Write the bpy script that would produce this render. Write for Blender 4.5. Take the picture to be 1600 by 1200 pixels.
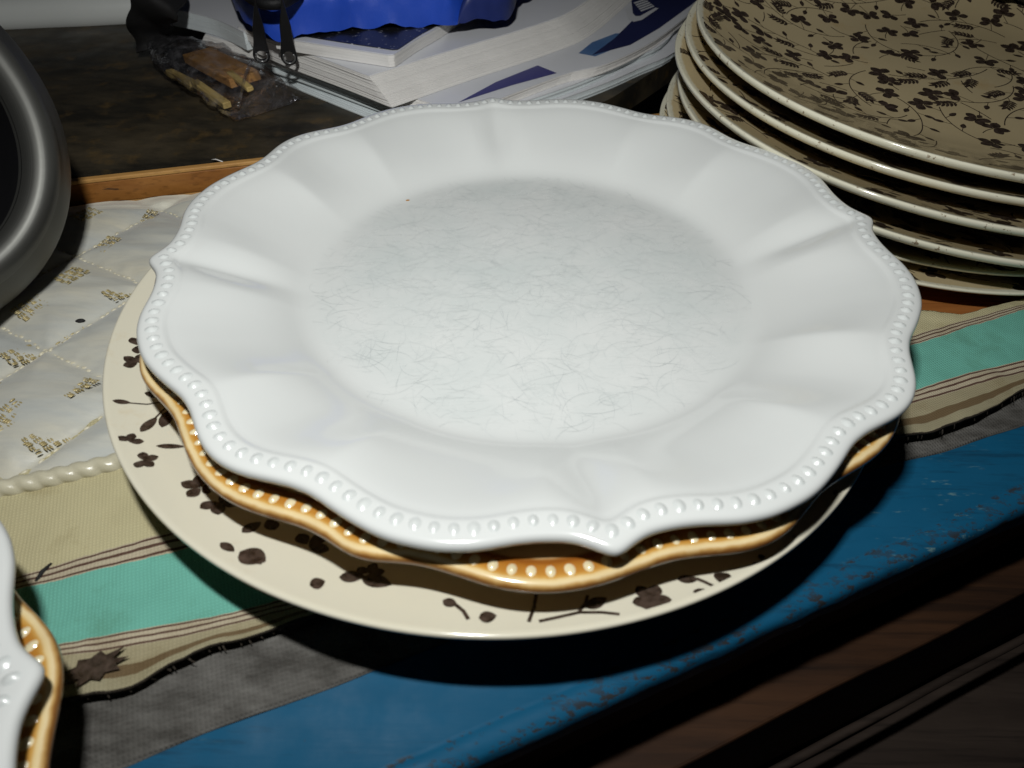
import bpy, bmesh, math, random
import numpy as np
from mathutils import Vector, Matrix, noise
random.seed(7); RNG = np.random.default_rng(7)
S = bpy.context.scene
for o in list(bpy.data.objects): bpy.data.objects.remove(o)

# ------------------------------------------------------------------ camera, world, flash, exposure
F_PX, PITCH, ROLL = 1068.95, math.radians(43.495), math.radians(1.134)
CAM = Vector((-0.0060, -0.2320, 0.1929))
cd = bpy.data.cameras.new('camera'); cam = bpy.data.objects.new('camera', cd)
S.collection.objects.link(cam); S.camera = cam
cam.matrix_world = Matrix.Translation(CAM) @ Matrix.Rotation(math.pi/2-PITCH, 4, 'X') @ Matrix.Rotation(ROLL, 4, 'Z')
cd.sensor_width = 36; cd.lens = 36*F_PX/1600; cd.clip_start = .005; cd.clip_end = 50
cd.dof.use_dof = True; cd.dof.focus_distance = .33; cd.dof.aperture_fstop = 16
W = bpy.data.worlds.new('World'); S.world = W; W.use_nodes = True
bg = W.node_tree.nodes['Background']; bg.inputs[0].default_value = (.75, .85, 1, 1); bg.inputs[1].default_value = .004
FLASH = CAM + Vector((-.027, .058, .145))
fl = bpy.data.lights.new('camera_flash', 'AREA'); fl.shape = 'RECTANGLE'; fl.size = .026; fl.size_y = .014
fl.energy = 1.36; fl.color = (.995, 1, .98); fl.spread = math.radians(165)
flo = bpy.data.objects.new('camera_flash', fl); S.collection.objects.link(flo)
flo.location = FLASH
flo.rotation_euler = (Vector((0, .10, .03)) - FLASH).to_track_quat('-Z', 'Y').to_euler()
S.render.engine = 'CYCLES'; S.cycles.diffuse_bounces = 3; S.cycles.max_bounces = 8
S.view_settings.view_transform = 'Standard'; S.view_settings.look = 'None'
S.view_settings.exposure = 0; S.view_settings.gamma = 1
S.render.resolution_x = 1024; S.render.resolution_y = 768

def at(x, y, Z):
    """measure: where the sight line through photo pixel (x, y) meets the level Z"""
    u = (x-800)/F_PX; v = (600-y)/F_PX; c, s = math.cos(ROLL), math.sin(ROLL)
    u, v = c*u-s*v, s*u+c*v
    d = Vector((u, math.cos(PITCH)+v*math.sin(PITCH), -math.sin(PITCH)+v*math.cos(PITCH)))
    return CAM + d*((Z-CAM.z)/d.z)

# ------------------------------------------------------------------ helpers
def link(o): S.collection.objects.link(o); return o
def tag(o, label=None, cat=None, group=None, kind=None):
    if label: o['label'] = label
    if cat: o['category'] = cat
    if group: o['group'] = group
    if kind: o['kind'] = kind
    return o
def empty(name, loc=(0, 0, 0), rz=0):
    o = link(bpy.data.objects.new(name, None)); o.location = loc; o.rotation_euler = (0, 0, rz); o.empty_display_size = .01; return o
def mesh(name, V, Fc, m=None, parent=None, smooth=True, attrs=None):
    me = bpy.data.meshes.new(name); me.from_pydata([tuple(map(float, v)) for v in V], [], [tuple(map(int, f)) for f in Fc])
    if attrs:
        for k, a in attrs.items():
            at_ = me.attributes.new(k, 'FLOAT', 'POINT'); at_.data.foreach_set('value', np.asarray(a, dtype=np.float32))
    me.update()
    if smooth: me.polygons.foreach_set('use_smooth', [True]*len(me.polygons))
    if m: me.materials.append(m)
    o = link(bpy.data.objects.new(name, me))
    if parent: o.parent = parent
    return o
def fixn(o):
    bm = bmesh.new(); bm.from_mesh(o.data); bmesh.ops.recalc_face_normals(bm, faces=bm.faces); bm.to_mesh(o.data); bm.free(); return o
def bevel(o, w, seg=2, ang=35):
    b = o.modifiers.new('bevel', 'BEVEL'); b.width = w; b.segments = seg; b.limit_method = 'ANGLE'; b.angle_limit = math.radians(ang); return o
def grid_faces(nr, nc, wrap=False, off=0):
    F = []
    for i in range(nr-1):
        for j in range(nc if wrap else nc-1):
            k = (j+1) % nc
            F.append((off+i*nc+j, off+i*nc+k, off+(i+1)*nc+k, off+(i+1)*nc+j))
    return F
def prism(name, poly, z0, z1, m, parent=None, smooth=False, shift=(0, 0)):
    n = len(poly)
    V = [(x, y, z0) for x, y in poly] + [(x+shift[0], y+shift[1], z1) for x, y in poly]
    F = [tuple(range(n))[::-1], tuple(range(n, 2*n))] + [(i, (i+1) % n, n+(i+1) % n, n+i) for i in range(n)]
    return fixn(mesh(name, V, F, m, parent, smooth))
def tube(name, pts, rad, m, parent=None, seg=10, twist=None):
    pts = [Vector(p) for p in pts]; n = len(pts); V = []; 
    for i, p in enumerate(pts):
        t = (pts[min(i+1, n-1)]-pts[max(i-1, 0)]).normalized()
        a = t.cross(Vector((0, 0, 1))); a = a.normalized() if a.length > 1e-4 else Vector((1, 0, 0)); b = a.cross(t)
        r = rad(i/(n-1)) if callable(rad) else rad
        for j in range(seg):
            q = 2*math.pi*j/seg; rr = r*(twist(i, q) if twist else 1)
            V.append(p+(a*math.cos(q)+b*math.sin(q))*rr)
    F = grid_faces(n, seg, True)+[tuple(range(seg))[::-1], tuple(range((n-1)*seg, n*seg))]
    return fixn(mesh(name, V, F, m, parent))
def box(name, c, d, m, parent=None, rz=0, bev=.001):
    x, y, z = (k/2 for k in d); cs, sn = math.cos(rz), math.sin(rz)
    V = [(c[0]+a*x*cs-b*y*sn, c[1]+a*x*sn+b*y*cs, c[2]+e*z) for a in (-1, 1) for b in (-1, 1) for e in (-1, 1)]
    F = [(0, 1, 3, 2), (4, 6, 7, 5), (0, 4, 5, 1), (2, 3, 7, 6), (0, 2, 6, 4), (1, 5, 7, 3)]
    o = fixn(mesh(name, V, F, m, parent, False))
    if bev: bevel(o, bev)
    return o
def dup(root, loc=None, rz=None, mats=None):
    r = link(root.copy())
    if loc is not None: r.location = loc
    if rz is not None: r.rotation_euler.z = rz
    for ch in list(root.children):
        c = link(ch.copy()); c.parent = r
        for g in list(ch.children):
            d = link(g.copy()); d.parent = c
    return r

# ------------------------------------------------------------------ materials
class N:
    def __init__(s, name, rough=.5, col=(.5, .5, .5), spec=.5, metal=0, coat=0, coatr=.05):
        s.m = bpy.data.materials.new(name); s.m.use_nodes = True; s.t = s.m.node_tree
        s.b = s.t.nodes['Principled BSDF']; s.b.inputs['Roughness'].default_value = rough
        s.b.inputs['Base Color'].default_value = (*col, 1); s.b.inputs['Metallic'].default_value = metal
        s.b.inputs['Specular IOR Level'].default_value = spec
        s.b.inputs['Coat Weight'].default_value = coat; s.b.inputs['Coat Roughness'].default_value = coatr
        s.tc = s.new('ShaderNodeTexCoord')
    def new(s, t, **k):
        n = s.t.nodes.new(t)
        for a, v in k.items(): setattr(n, a, v)
        return n
    def put(s, sock, v):
        if isinstance(v, bpy.types.NodeSocket): s.t.links.new(v, sock)
        elif isinstance(v, (tuple, list)) and len(v) == 3 and sock.type == 'RGBA': sock.default_value = (*v, 1)
        else: sock.default_value = v
    def math(s, op, a, b=0, c=None, clamp=False):
        n = s.new('ShaderNodeMath', operation=op, use_clamp=clamp); s.put(n.inputs[0], a); s.put(n.inputs[1], b)
        if c is not None: s.put(n.inputs[2], c)
        return n.outputs[0]
    def map(s, v, a, b, c=0, d=1, smooth=False):
        n = s.new('ShaderNodeMapRange', clamp=True)
        if smooth: n.interpolation_type = 'SMOOTHSTEP'
        for i, k in enumerate((v, a, b, c, d)): s.put(n.inputs[i], k)
        return n.outputs[0]
    def mix(s, f, a, b, mode='MIX'):
        n = s.new('ShaderNodeMix', data_type='RGBA', blend_type=mode); s.put(n.inputs[0], f); s.put(n.inputs[6], a); s.put(n.inputs[7], b); return n.outputs[2]
    def xyz(s, scale=(1, 1, 1), rot=(0, 0, 0), src=None):
        n = s.new('ShaderNodeMapping'); s.put(n.inputs[0], src or s.tc.outputs['Object']); n.inputs['Scale'].default_value = scale; n.inputs['Rotation'].default_value = rot; return n.outputs[0]
    def noise(s, scale, detail=4, vec=None, rough=.55, dist=0):
        n = s.new('ShaderNodeTexNoise'); n.inputs['Scale'].default_value = scale; n.inputs['Detail'].default_value = detail
        n.inputs['Roughness'].default_value = rough; n.inputs['Distortion'].default_value = dist
        s.put(n.inputs['Vector'], vec or s.tc.outputs['Object']); return n.outputs[0]
    def wave(s, scale, vec=None, dist=0, d='X', det=2, dsc=1):
        n = s.new('ShaderNodeTexWave', bands_direction=d); n.inputs['Scale'].default_value = scale; n.inputs['Distortion'].default_value = dist
        n.inputs['Detail'].default_value = det; n.inputs['Detail Scale'].default_value = dsc
        s.put(n.inputs['Vector'], vec or s.tc.outputs['Object']); return n.outputs[1]
    def attr(s, name): return s.new('ShaderNodeAttribute', attribute_name=name).outputs['Fac']
    def ramp(s, f, stops, interp='LINEAR'):
        n = s.new('ShaderNodeValToRGB'); n.color_ramp.interpolation = interp; e = n.color_ramp.elements
        while len(e) < len(stops): e.new(.5)
        for i, (p, c) in enumerate(stops): e[i].position = p; e[i].color = (*c, 1)
        s.put(n.inputs[0], f); return n.outputs[0]
    def bump(s, h, dist=.0005, strength=.5, prev=None):
        n = s.new('ShaderNodeBump'); n.inputs['Distance'].default_value = dist; n.inputs['Strength'].default_value = strength
        s.put(n.inputs['Height'], h)
        if prev: s.put(n.inputs['Normal'], prev)
        s.put(s.b.inputs['Normal'], n.outputs[0]); return n.outputs[0]
    def color(s, v): s.put(s.b.inputs['Base Color'], v); return s
    def rough(s, v): s.put(s.b.inputs['Roughness'], v); return s

def simple(name, col, rough=.5, var=.15, sc=60, bump=0, **k):
    n = N(name, rough, col, **k); f = n.noise(sc, 5)
    n.color(n.mix(f, tuple(c*(1-var) for c in col), tuple(min(1, c*(1+var)) for c in col)))
    if bump: n.bump(n.noise(sc*3, 4), bump)
    return n.m

# white glaze, worn by cutlery in the well
n = N('white_glaze', .15, coat=.5, coatr=.06)
sep = n.new('ShaderNodeSeparateXYZ'); n.put(sep.inputs[0], n.tc.outputs['Object'])
rr = n.math('SQRT', n.math('ADD', n.math('MULTIPLY', sep.outputs[0], sep.outputs[0]), n.math('MULTIPLY', sep.outputs[1], sep.outputs[1])))
well = n.map(n.math('ADD', rr, n.math('MULTIPLY', n.noise(40), .012)), .080, .100, 1, 0, True)
scr = None
for sc, rot, st, wd, ms, cut in ((20, .3, (1, 4, 1), .0060, 24, .47), (26, 1.2, (1, 5, 1), .0065, 34, .47), (30, 2.1, (1, 4, 1), .0065, 40, .48), (44, .7, (1, 5, 1), .0090, 30, .47), (40, 2.7, (1, 6, 1), .0080, 30, .48), (60, 1.7, (1, 4, 1), .0110, 40, .46), (34, 3.0, (1, 2, 1), .0055, 50, .52)):
    v = n.xyz(st, (0, 0, rot)); a = n.math('ABSOLUTE', n.math('SUBTRACT', n.noise(sc, 2, v, .5, .15), .5))
    l = n.math('MULTIPLY', n.map(a, 0, wd, 1, 0), n.map(n.noise(ms, 3, n.xyz((1, 1, 1), (0, 0, rot+1))), cut, cut+.14))
    scr = l if scr is None else n.math('MAXIMUM', scr, l)
scr = n.math('MULTIPLY', scr, well)
base = n.mix(n.noise(14, 3), (.575, .595, .585), (.62, .635, .62))
base = n.mix(n.math('MULTIPLY', well, n.map(n.noise(22, 6, None, .65), .35, .75)), base, (.505, .545, .535))
base = n.mix(n.math('MULTIPLY', scr, .14), base, (.20, .235, .235))
n.color(base); n.rough(n.math('ADD', .15, n.math('MULTIPLY', well, n.map(n.noise(60, 5), .3, .8, .05, .22))))
n.bump(n.math('ADD', n.math('MULTIPLY', scr, -.4), n.math('MULTIPLY', n.noise(90, 2), .6)), .00012, .35)
WHITE = n.m
n = N('scratch_grey', .45); n.color(n.mix(n.map(n.noise(60, 4), .35, .65), (.37, .40, .40), (.535, .56, .555))); SCRATCH = n.m
# amber glaze : d = millimetres from the bead line
n = N('amber_glaze', .14, coat=.4, coatr=.06)
d = n.math('ADD', n.attr('d'), n.map(n.noise(140, 4), .3, .7, -.5, .5))
col = n.ramp(n.map(d, -12, 9), [(0, (.62, .50, .28)), (.30, (.62, .48, .26)), (.36, (.36, .15, .03)), (.42, (.24, .075, .010)), (.50, (.36, .145, .020)), (.62, (.43, .20, .034)), (.685, (.52, .30, .075)), (.735, (.66, .52, .27)), (.80, (.70, .57, .33)), (.845, (.52, .32, .11)), (.885, (.26, .105, .022)), (1, (.40, .29, .15))])
n.color(n.mix(n.map(n.noise(60, 5), .35, .8, 0, .35), col, n.mix(1, col, (.55, .45, .35), 'MULTIPLY')))
n.bump(n.noise(120, 2), .0001, .3); AMBER = n.m
AMBER_BEAD = simple('cream_bead_glaze', (.66, .57, .36), .15, .2, 120, coat=.4)
# floral plates
n = N('cream_glaze', .13, coat=.4, coatr=.05)
b0 = n.mix(n.noise(18, 4), (.585, .555, .435), (.64, .61, .50))
n.color(n.mix(n.map(n.noise(34, 6, None, .65), .60, .78, 0, .55), b0, (.50, .36, .17)))
n.bump(n.noise(120, 2), .0001, .25); CREAM = n.m
n = N('aged_cream_glaze', .13, coat=.4, coatr=.05)
sep = n.new('ShaderNodeSeparateXYZ'); n.put(sep.inputs[0], n.tc.outputs['Object'])
rr = n.math('SQRT', n.math('ADD', n.math('MULTIPLY', sep.outputs[0], sep.outputs[0]), n.math('MULTIPLY', sep.outputs[1], sep.outputs[1])))
b0 = n.mix(n.noise(14, 5), (.47, .375, .205), (.58, .48, .295))
b0 = n.mix(n.map(n.noise(30, 6, None, .7), .58, .76, 0, .6), b0, (.46, .31, .13))
n.color(n.mix(n.map(n.math('ADD', rr, n.map(n.noise(220, 3), .3, .7, -.0006, .0006)), .1535, .1550), b0, n.mix(n.map(n.noise(330, 4, None, .7), .62, .66, 0, .85), n.mix(n.noise(60), (.58, .56, .43), (.66, .64, .52)), (.16, .10, .05))))
n.bump(n.noise(120, 2), .0001, .25); CREAM2 = n.m
n = N('brown_print', .2, coat=.3)
n.color(n.mix(n.map(n.noise(420, 5), .35, .7), (.022, .014, .009), (.075, .052, .040))); PRINT = n.m
n = N('pot_steel', .50, metal=.8, spec=.4); n.color(n.mix(n.noise(8, 3), (.075, .073, .067), (.125, .127, .118)))
n.bump(n.wave(300, n.xyz((1, 1, 1)), 1, 'Z'), .00005, .3); STEEL = n.m
POTBLACK = simple('black_coating', (.006, .006, .007), .5, .3, 80, spec=.25)
# quilt satin
n = N('quilt_satin', .42); n.b.inputs['Sheen Weight'].default_value = .3
vv = n.attr('v'); qs = n.attr('q')
c0 = n.mix(n.map(n.noise(16, 4, n.xyz((.5, 2.2, 1), (0, 0, -.33)), .6), .38, .62), (.42, .44, .42), (.56, .53, .42))  # satin sheen painted into the colour as stretched grey and cream streaks
c0 = n.mix(n.map(n.wave(900, n.xyz((1, 1, 1), (0, 0, 1.25)), .5), .2, .9, 0, .3), c0, (.62, .60, .53))
c0 = n.mix(n.map(n.noise(300, 3, n.xyz((.25, 1, 1), (0, 0, -.33))), .45, .7, 0, .35), c0, (.36, .37, .35))
c0 = n.mix(n.map(qs, .0, .06, .35, 0), c0, (.56, .53, .42))
c0 = n.mix(n.map(vv, .925, .930), c0, n.mix(n.noise(90), (.64, .62, .52), (.70, .68, .58)))
n.color(c0); n.bump(n.noise(500, 3, n.xyz((.3, 1, 1), (0, 0, -.33))), .00025, .5); QUILT = n.m
n = N('gold_thread', .38, (.40, .31, .12), metal=.25); n.color(n.mix(n.noise(700, 3), (.30, .23, .09), (.52, .44, .23))); GOLD = n.m
n = N('cream_thread', .45); n.color(n.mix(n.noise(600, 3), (.50, .46, .33), (.68, .64, .50))); THREAD = n.m
n = N('cord_satin', .28); n.color(n.mix(n.noise(260, 4), (.40, .37, .26), (.60, .57, .44))); n.bump(n.noise(900, 3), .0002, .5); CORD = n.m
# striped cloth: v runs across it, u along it (metres)
def weave(n, f=1.0, amt=.0003, rot=.38):
    w = n.math('MULTIPLY', n.wave(1100*f, n.xyz((1, 1, 1), (0, 0, -rot)), .8), n.wave(1100*f, n.xyz((1, 1, 1), (0, 0, -rot)), .8, 'Y'))
    n.bump(n.math('ADD', w, n.math('MULTIPLY', n.noise(140, 4), .8)), amt, .6); return w
n = N('striped_cotton', .85, spec=.15)
vj = n.math('ADD', n.attr('v'), n.map(n.noise(160, 3), .3, .7, -.015, .015))
CRM, DK, TEAL = (.50, .455, .275), (.10, .055, .040), (.155, .44, .355)
PK = (.46, .40, .29)
st = [(0, CRM)]
def band(a):
    for p, c in ((0, PK), (.06, DK), (.18, PK), (.42, DK), (.56, PK), (.84, DK), (.97, PK)): st.append((a+p, c))
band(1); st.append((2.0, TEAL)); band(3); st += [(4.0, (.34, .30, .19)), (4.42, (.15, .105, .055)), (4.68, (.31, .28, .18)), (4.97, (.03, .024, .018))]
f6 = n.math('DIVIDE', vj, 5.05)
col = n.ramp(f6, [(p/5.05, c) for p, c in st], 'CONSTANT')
w = weave(n, .26, .0004)
col = n.mix(n.map(w, .0, .8, n.map(n.noise(50, 4), .3, .7, .12, .36), 0), col, n.mix(1, col, (.45, .42, .38), 'MULTIPLY'))
col = n.mix(n.map(n.noise(45, 6, None, .7), .52, .75, 0, .55), col, n.mix(1, col, (.55, .48, .36), 'MULTIPLY'))
col = n.mix(n.map(n.noise(26, 5, None, .7), .60, .70, 0, .8), col, n.mix(n.map(vj, 3.1, 4.2), col, (.07, .045, .028)))
n.color(col); CLOTH = n.m
n = N('frayed_cotton', .9); n.color(n.mix(n.noise(300), (.02, .017, .013), (.09, .07, .05))); FRAY = n.m
n = N('grey_cotton', .9, spec=.15); w = weave(n, .22, .0005)
n.color(n.mix(n.map(n.noise(60, 6, n.xyz((1, 2.5, 1), (0, 0, -.4)), .7), .35, .7), (.050, .047, .042), (.135, .130, .120))); GREYCLOTH = n.m
n = N('frayed_cotton', .9); n.color(n.mix(n.noise(300), (.02, .017, .013), (.09, .07, .05))); FRAY = n.m
# painted and bare wood
n = N('blue_paint', .6, spec=.08)
v = n.xyz((1, 1, 1), (0, 0, -.41))
c0 = n.mix(n.noise(30, 5, n.xyz((.5, 3, 3), (0, 0, -.41))), (.004, .064, .132), (.008, .086, .172))
c0 = n.mix(n.map(n.noise(90, 6, n.xyz((.15, 1.6, 1), (0, 0, -.41)), .75), .54, .66, 0, .8), c0, (.006, .040, .080))
c0 = n.mix(n.map(n.noise(170, 6, None, .75), .69, .73, 0, .85), c0, (.05, .032, .018))
c0 = n.mix(n.math('MULTIPLY', n.map(n.noise(9, 3), .48, .58), n.map(n.noise(260, 4, n.xyz((.22, 1.2, 1), (0, 0, -.55)), .7), .60, .68, 0, .7)), c0, (.16, .26, .24))
c0 = n.mix(n.math('MULTIPLY', n.map(n.attr('e'), .0, 1.0), n.map(n.noise(330, 5, n.xyz((.5, 1, 1), (0, 0, -.41)), .75), .53, .58, 0, .9)), c0, (.030, .024, .018))
n.color(c0); n.rough(n.map(n.noise(70, 5), .3, .7, .42, .65)); n.bump(n.noise(60, 5, n.xyz((.2, 2, 2), (0, 0, -.41))), .0005, .5); BLUE = n.m
def wood(name, a, b, rough=.5, rot=-.3, sc=1.0, spec=.4):
    n = N(name, rough, spec=spec)
    g = n.noise(40*sc, 6, n.xyz((.25, 3, 3), (0, 0, rot)), .65, .4)
    c = n.mix(n.map(g, .3, .72), a, b)
    c = n.mix(n.map(n.noise(150*sc, 5, n.xyz((.12, 3, 3), (0, 0, rot))), .52, .7, 0, .6), c, tuple(k*.35 for k in a))
    n.color(c); n.bump(g, .0004, .5); return n.m
TRIM = wood('orange_wood', (.235, .088, .018), (.36, .155, .036), .42)
TRIMEDGE = wood('pale_orange_wood', (.42, .21, .06), (.55, .31, .10), .5)  # paler orange for the upper and lower edges of the strip
BOARD = wood('red_brown_wood', (.22, .075, .018), (.36, .14, .038), .4)
DARKWOOD = wood('dark_brown_plank', (.012, .005, .0022), (.050, .021, .008), .7, -.41, .6, .2)
DARKWOOD2 = wood('weathered_plank', (.018, .012, .009), (.042, .030, .023), .75, -.41, .6, .2)
DARKBLUE = simple('old_blue_paint', (.006, .018, .050), .6, .5, 50)
n = N('dark_laminate', .42, spec=.4)
c0 = n.mix(n.map(n.noise(18, 7, n.xyz((.6, 1.3, 1), (0, 0, -.3)), .7), .42, .70), (.016, .014, .010), (.075, .058, .034))
c0 = n.mix(n.map(n.noise(55, 6, None, .7), .54, .70, 0, .8), c0, (.105, .066, .024))
n.color(c0); n.bump(n.noise(160, 4), .0003, .4); n.rough(n.map(n.noise(40, 5), .3, .7, .35, .6)); LAMINATE = n.m
FLOOR = simple('dark_floor', (.012, .011, .010), .8, .4, 12)
# paper, plastics, pouch
PAPER = simple('page_paper', (.74, .725, .70), .8, .10, 40, spec=.2)
PAPER2 = simple('cool_page_paper', (.66, .71, .72), .75, .10, 40, spec=.2)
COVER = simple('glossy_white_cover', (.66, .67, .70), .3, .06, 30)
n = N('speckled_black_cover', .35); n.color(n.mix(n.map(n.noise(520, 2, n.xyz((.5, 1, 1))), .66, .69), (.010, .010, .012), (.42, .42, .44))); SPECK = n.m
NAVY = simple('navy_print', (.016, .020, .075), .3, .3, 20)
n = N('light_blue_print', .3); n.color(n.mix(n.noise(40, 2), (.03, .09, .26), (.12, .22, .38))); SKYB = n.m
VIOLET = simple('violet_blue_print', (.05, .05, .19), .3, .1, 30)
LOGOW = simple('white_print', (.60, .61, .63), .3, .03, 50)
n = N('blue_nylon', .42, spec=.5); n.color(n.mix(n.noise(14, 4), (.008, .040, .36), (.022, .095, .60)))
n.bump(n.math('ADD', n.noise(45, 5), n.math('MULTIPLY', n.wave(900, None, 1), .05)), .0012, .6); NYLON = n.m
NYLON2 = simple('dark_blue_nylon', (.010, .022, .13), .45, .3, 60, .0003)
BLACKP = simple('black_plastic', (.010, .010, .011), .32, .3, 200)
BLACKZ = simple('black_zip_tape', (.004, .004, .0045), .6, .5, 300, .0006, spec=.3)
BLACKF = simple('black_fabric', (.0055, .005, .005), .8, .4, 300, .0003)
METALR = simple('grey_metal', (.30, .30, .30), .35, .2, 200, metal=.8)
WHITEP = simple('white_plastic', (.68, .70, .67), .35, .05, 20)
STICK = wood('pale_stick_wood', (.42, .29, .09), (.60, .46, .18), .6, 0, 2)
BROWNBLK = wood('tan_wood_block', (.34, .155, .04), (.50, .27, .085), .6, .5, 2)
n = N('clear_plastic', .4, (.34, .33, .35), spec=.2)
tr = n.new('ShaderNodeBsdfTransparent'); tr.inputs[0].default_value = (.94, .94, .95, 1)
gl = n.new('ShaderNodeBsdfGlossy'); gl.inputs[0].default_value = (.9, .9, .95, 1); gl.inputs[1].default_value = .13
nb_ = n.bump(n.noise(85, 3, None, .6), .003, 1.0); n.put(gl.inputs['Normal'], nb_)
m1 = n.new('ShaderNodeMixShader'); n.put(m1.inputs[0], n.map(n.noise(120, 5), .45, .75, .02, .22)); n.put(m1.inputs[1], tr.outputs[0]); n.put(m1.inputs[2], n.b.outputs[0])
lw = n.new('ShaderNodeLayerWeight'); lw.inputs[0].default_value = .35; n.put(lw.inputs['Normal'], nb_)
m2 = n.new('ShaderNodeMixShader'); n.put(m2.inputs[0], n.map(lw.outputs['Fresnel'], 0, 1, .03, .5)); n.put(m2.inputs[1], m1.outputs[0]); n.put(m2.inputs[2], gl.outputs[0])
n.put(n.t.nodes['Material Output'].inputs[0], m2.outputs[0]); PLASTIC = n.m

# ------------------------------------------------------------------ the ground under everything
tag(mesh('floor', [(-3, -3, -.42), (3, -3, -.42), (3, 3, -.42), (-3, 3, -.42)], [(0, 1, 2, 3)], FLOOR, None, False), 'dark floor below the bench', 'floor', kind='structure')

def curve(pts, xs):
    pts = sorted((p[0], p[1]) for p in pts); X = np.array([p[0] for p in pts]); Y = np.array([p[1] for p in pts])
    y = np.interp(xs, X, Y)
    lo, hi = (Y[1]-Y[0])/(X[1]-X[0]), (Y[-1]-Y[-2])/(X[-1]-X[-2])
    y = np.where(xs < X[0], Y[0]+lo*(xs-X[0]), y); y = np.where(xs > X[-1], Y[-1]+hi*(xs-X[-1]), y); return y
def soft(y, k=9):
    p = np.pad(y, k, mode='reflect', reflect_type='odd'); return np.convolve(p, np.ones(2*k+1)/(2*k+1), 'valid')
def nz(x, y, s, seed=0): return noise.noise((x*s, y*s, seed*7.3))

# blue board of the bench
AX = math.radians(24.2); ca, sa = math.cos(AX), math.sin(AX)
P0 = at(1250, 955, -.004)
def bench(u, v, z): return Vector((P0.x+u*ca-v*sa, P0.y+u*sa+v*ca, z))
V = []; E = []; NU = 260
prof = [(.078, -.004, 0), (.0082, -.004, 0), (.0074, -.0046, 1), (.0066, -.0041, .7), (.0040, -.0042, .5), (.0012, -.0050, 1), (0, -.0068, 1), (-.0002, -.017, .8), (.002, -.019, .4), (.078, -.019, 0)]
for i in range(NU):
    u = -.45+.95*i/(NU-1)
    for v, z, e in prof:
        q = bench(u, v+(.0006*nz(u, z, 90) if v < .01 else 0), z+(.0004*nz(u, v, 120, 2) if 0 < v < .01 else 0)); V.append(q); E.append(e)
blue = fixn(mesh('bench_board', V, grid_faces(NU, len(prof)), BLUE, None, True, {'e': E}))
tag(blue, 'blue painted wooden board with chipped front edge under the plates', 'board')
# boards below it
def plank(name, v0, v1, z0, z1, m, label, u0=-.5, u1=.6, tilt=0, group=None):
    V = []; nu = 60
    for i in range(nu):
        u = u0+(u1-u0)*i/(nu-1); w = .0012*nz(u, v0, 14, 5)
        for v, z in ((v0, z0), (v0, z1), (v1, z1), (v1, z0)): V.append(bench(u, v+w, z+tilt*u+.0008*nz(u, v, 30, 1)))
    F = grid_faces(nu, 4, True)+[(0, 1, 2, 3), tuple((nu-1)*4+k for k in range(4))]
    return tag(bevel(fixn(mesh(name, V, F, m, None, False)), .0012), label, 'plank')
plank('apron_plank', .006, .020, -.056, -.021, DARKWOOD, 'dark brown plank set upright just below the blue bench board')
plank('lower_plank', -.012, .020, -.135, -.062, DARKWOOD, 'wide red-brown plank under the upright bench plank')
plank('lower_plank', -.058, -.016, -.160, -.146, DARKWOOD2, 'narrow weathered plank lying below the wide red-brown one', tilt=.03)
plank('lower_plank', -.082, -.062, -.200, -.185, DARKWOOD2, 'grey-brown plank beside the old dark blue one', tilt=.02)
plank('lower_plank', -.30, -.086, -.225, -.205, DARKBLUE, 'old dark blue painted plank at the lowest level')
tag(tube('thin_rod', [bench(-.40+.95*i/30, -.020+.0015*nz(i, 0, .6), -.094-.018*(i/30)) for i in range(31)], .0018, DARKWOOD2), 'thin grey rod running along the dark planks', 'rod')

# grey cloth, striped cloth
xs = np.linspace(-.42, .46, 300)
ZC = .0012
def bnd(L, k=6): return soft(curve([at(x, y, ZC) for x, y in L], xs), k)
b1 = bnd([(31, 906), (258, 842), (1422, 531), (1600, 482)])
b2 = bnd([(35, 925), (160, 897), (285, 868), (1425, 543), (1515, 517), (1600, 489)])
b3 = bnd([(96, 1012), (179, 996), (392, 960), (1436, 610), (1520, 586), (1600, 566)])
b4 = bnd([(104, 1030), (183, 1022), (396, 978), (1431, 632), (1600, 586)])
b5 = bnd([(110, 1098), (200, 1088), (250, 1058), (300, 1029), (375, 1008), (421, 994), (1403, 690), (1470, 680), (1530, 652), (1600, 617)], 2)
b0 = np.minimum(b1+.075, np.maximum(b1+.004, curve([(-.5, .5), (.135, .034), (.16, .027), (.185, .021), (.223, .015), (.5, -.02)], xs)))
rows = [(b0, 0)]
B = [b0, b1, b2, b3, b4, b5]; V = []; VA = []
vs = []
for k in range(5):
    for t in np.linspace(0, 1, (10, 5, 10, 5, 8)[k], endpoint=False): vs.append(k+t)
vs.append(5.0)
for v in vs:
    k = min(int(v), 4); t = v-k; y = B[k]*(1-t)+B[k+1]*t
    for x, yy in zip(xs, y):
        ed = max(0, (v-4.1)/.9)
        wr = .0011*nz(x, yy, 28)+.0005*nz(x*2.2, yy*.8, 150, 6)+.0006*nz(x*.6, yy*2.2, 70, 3)+.0022*ed*(.6+nz(x, 0, 45, 4))
        V.append((x, yy+(.0012*ed*nz(x, 1, 120, 8)), ZC+.0012+wr)); VA.append(v)
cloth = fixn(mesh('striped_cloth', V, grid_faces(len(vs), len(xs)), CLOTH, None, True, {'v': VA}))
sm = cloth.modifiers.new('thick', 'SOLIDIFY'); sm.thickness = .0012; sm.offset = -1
V = []; F = []
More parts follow.
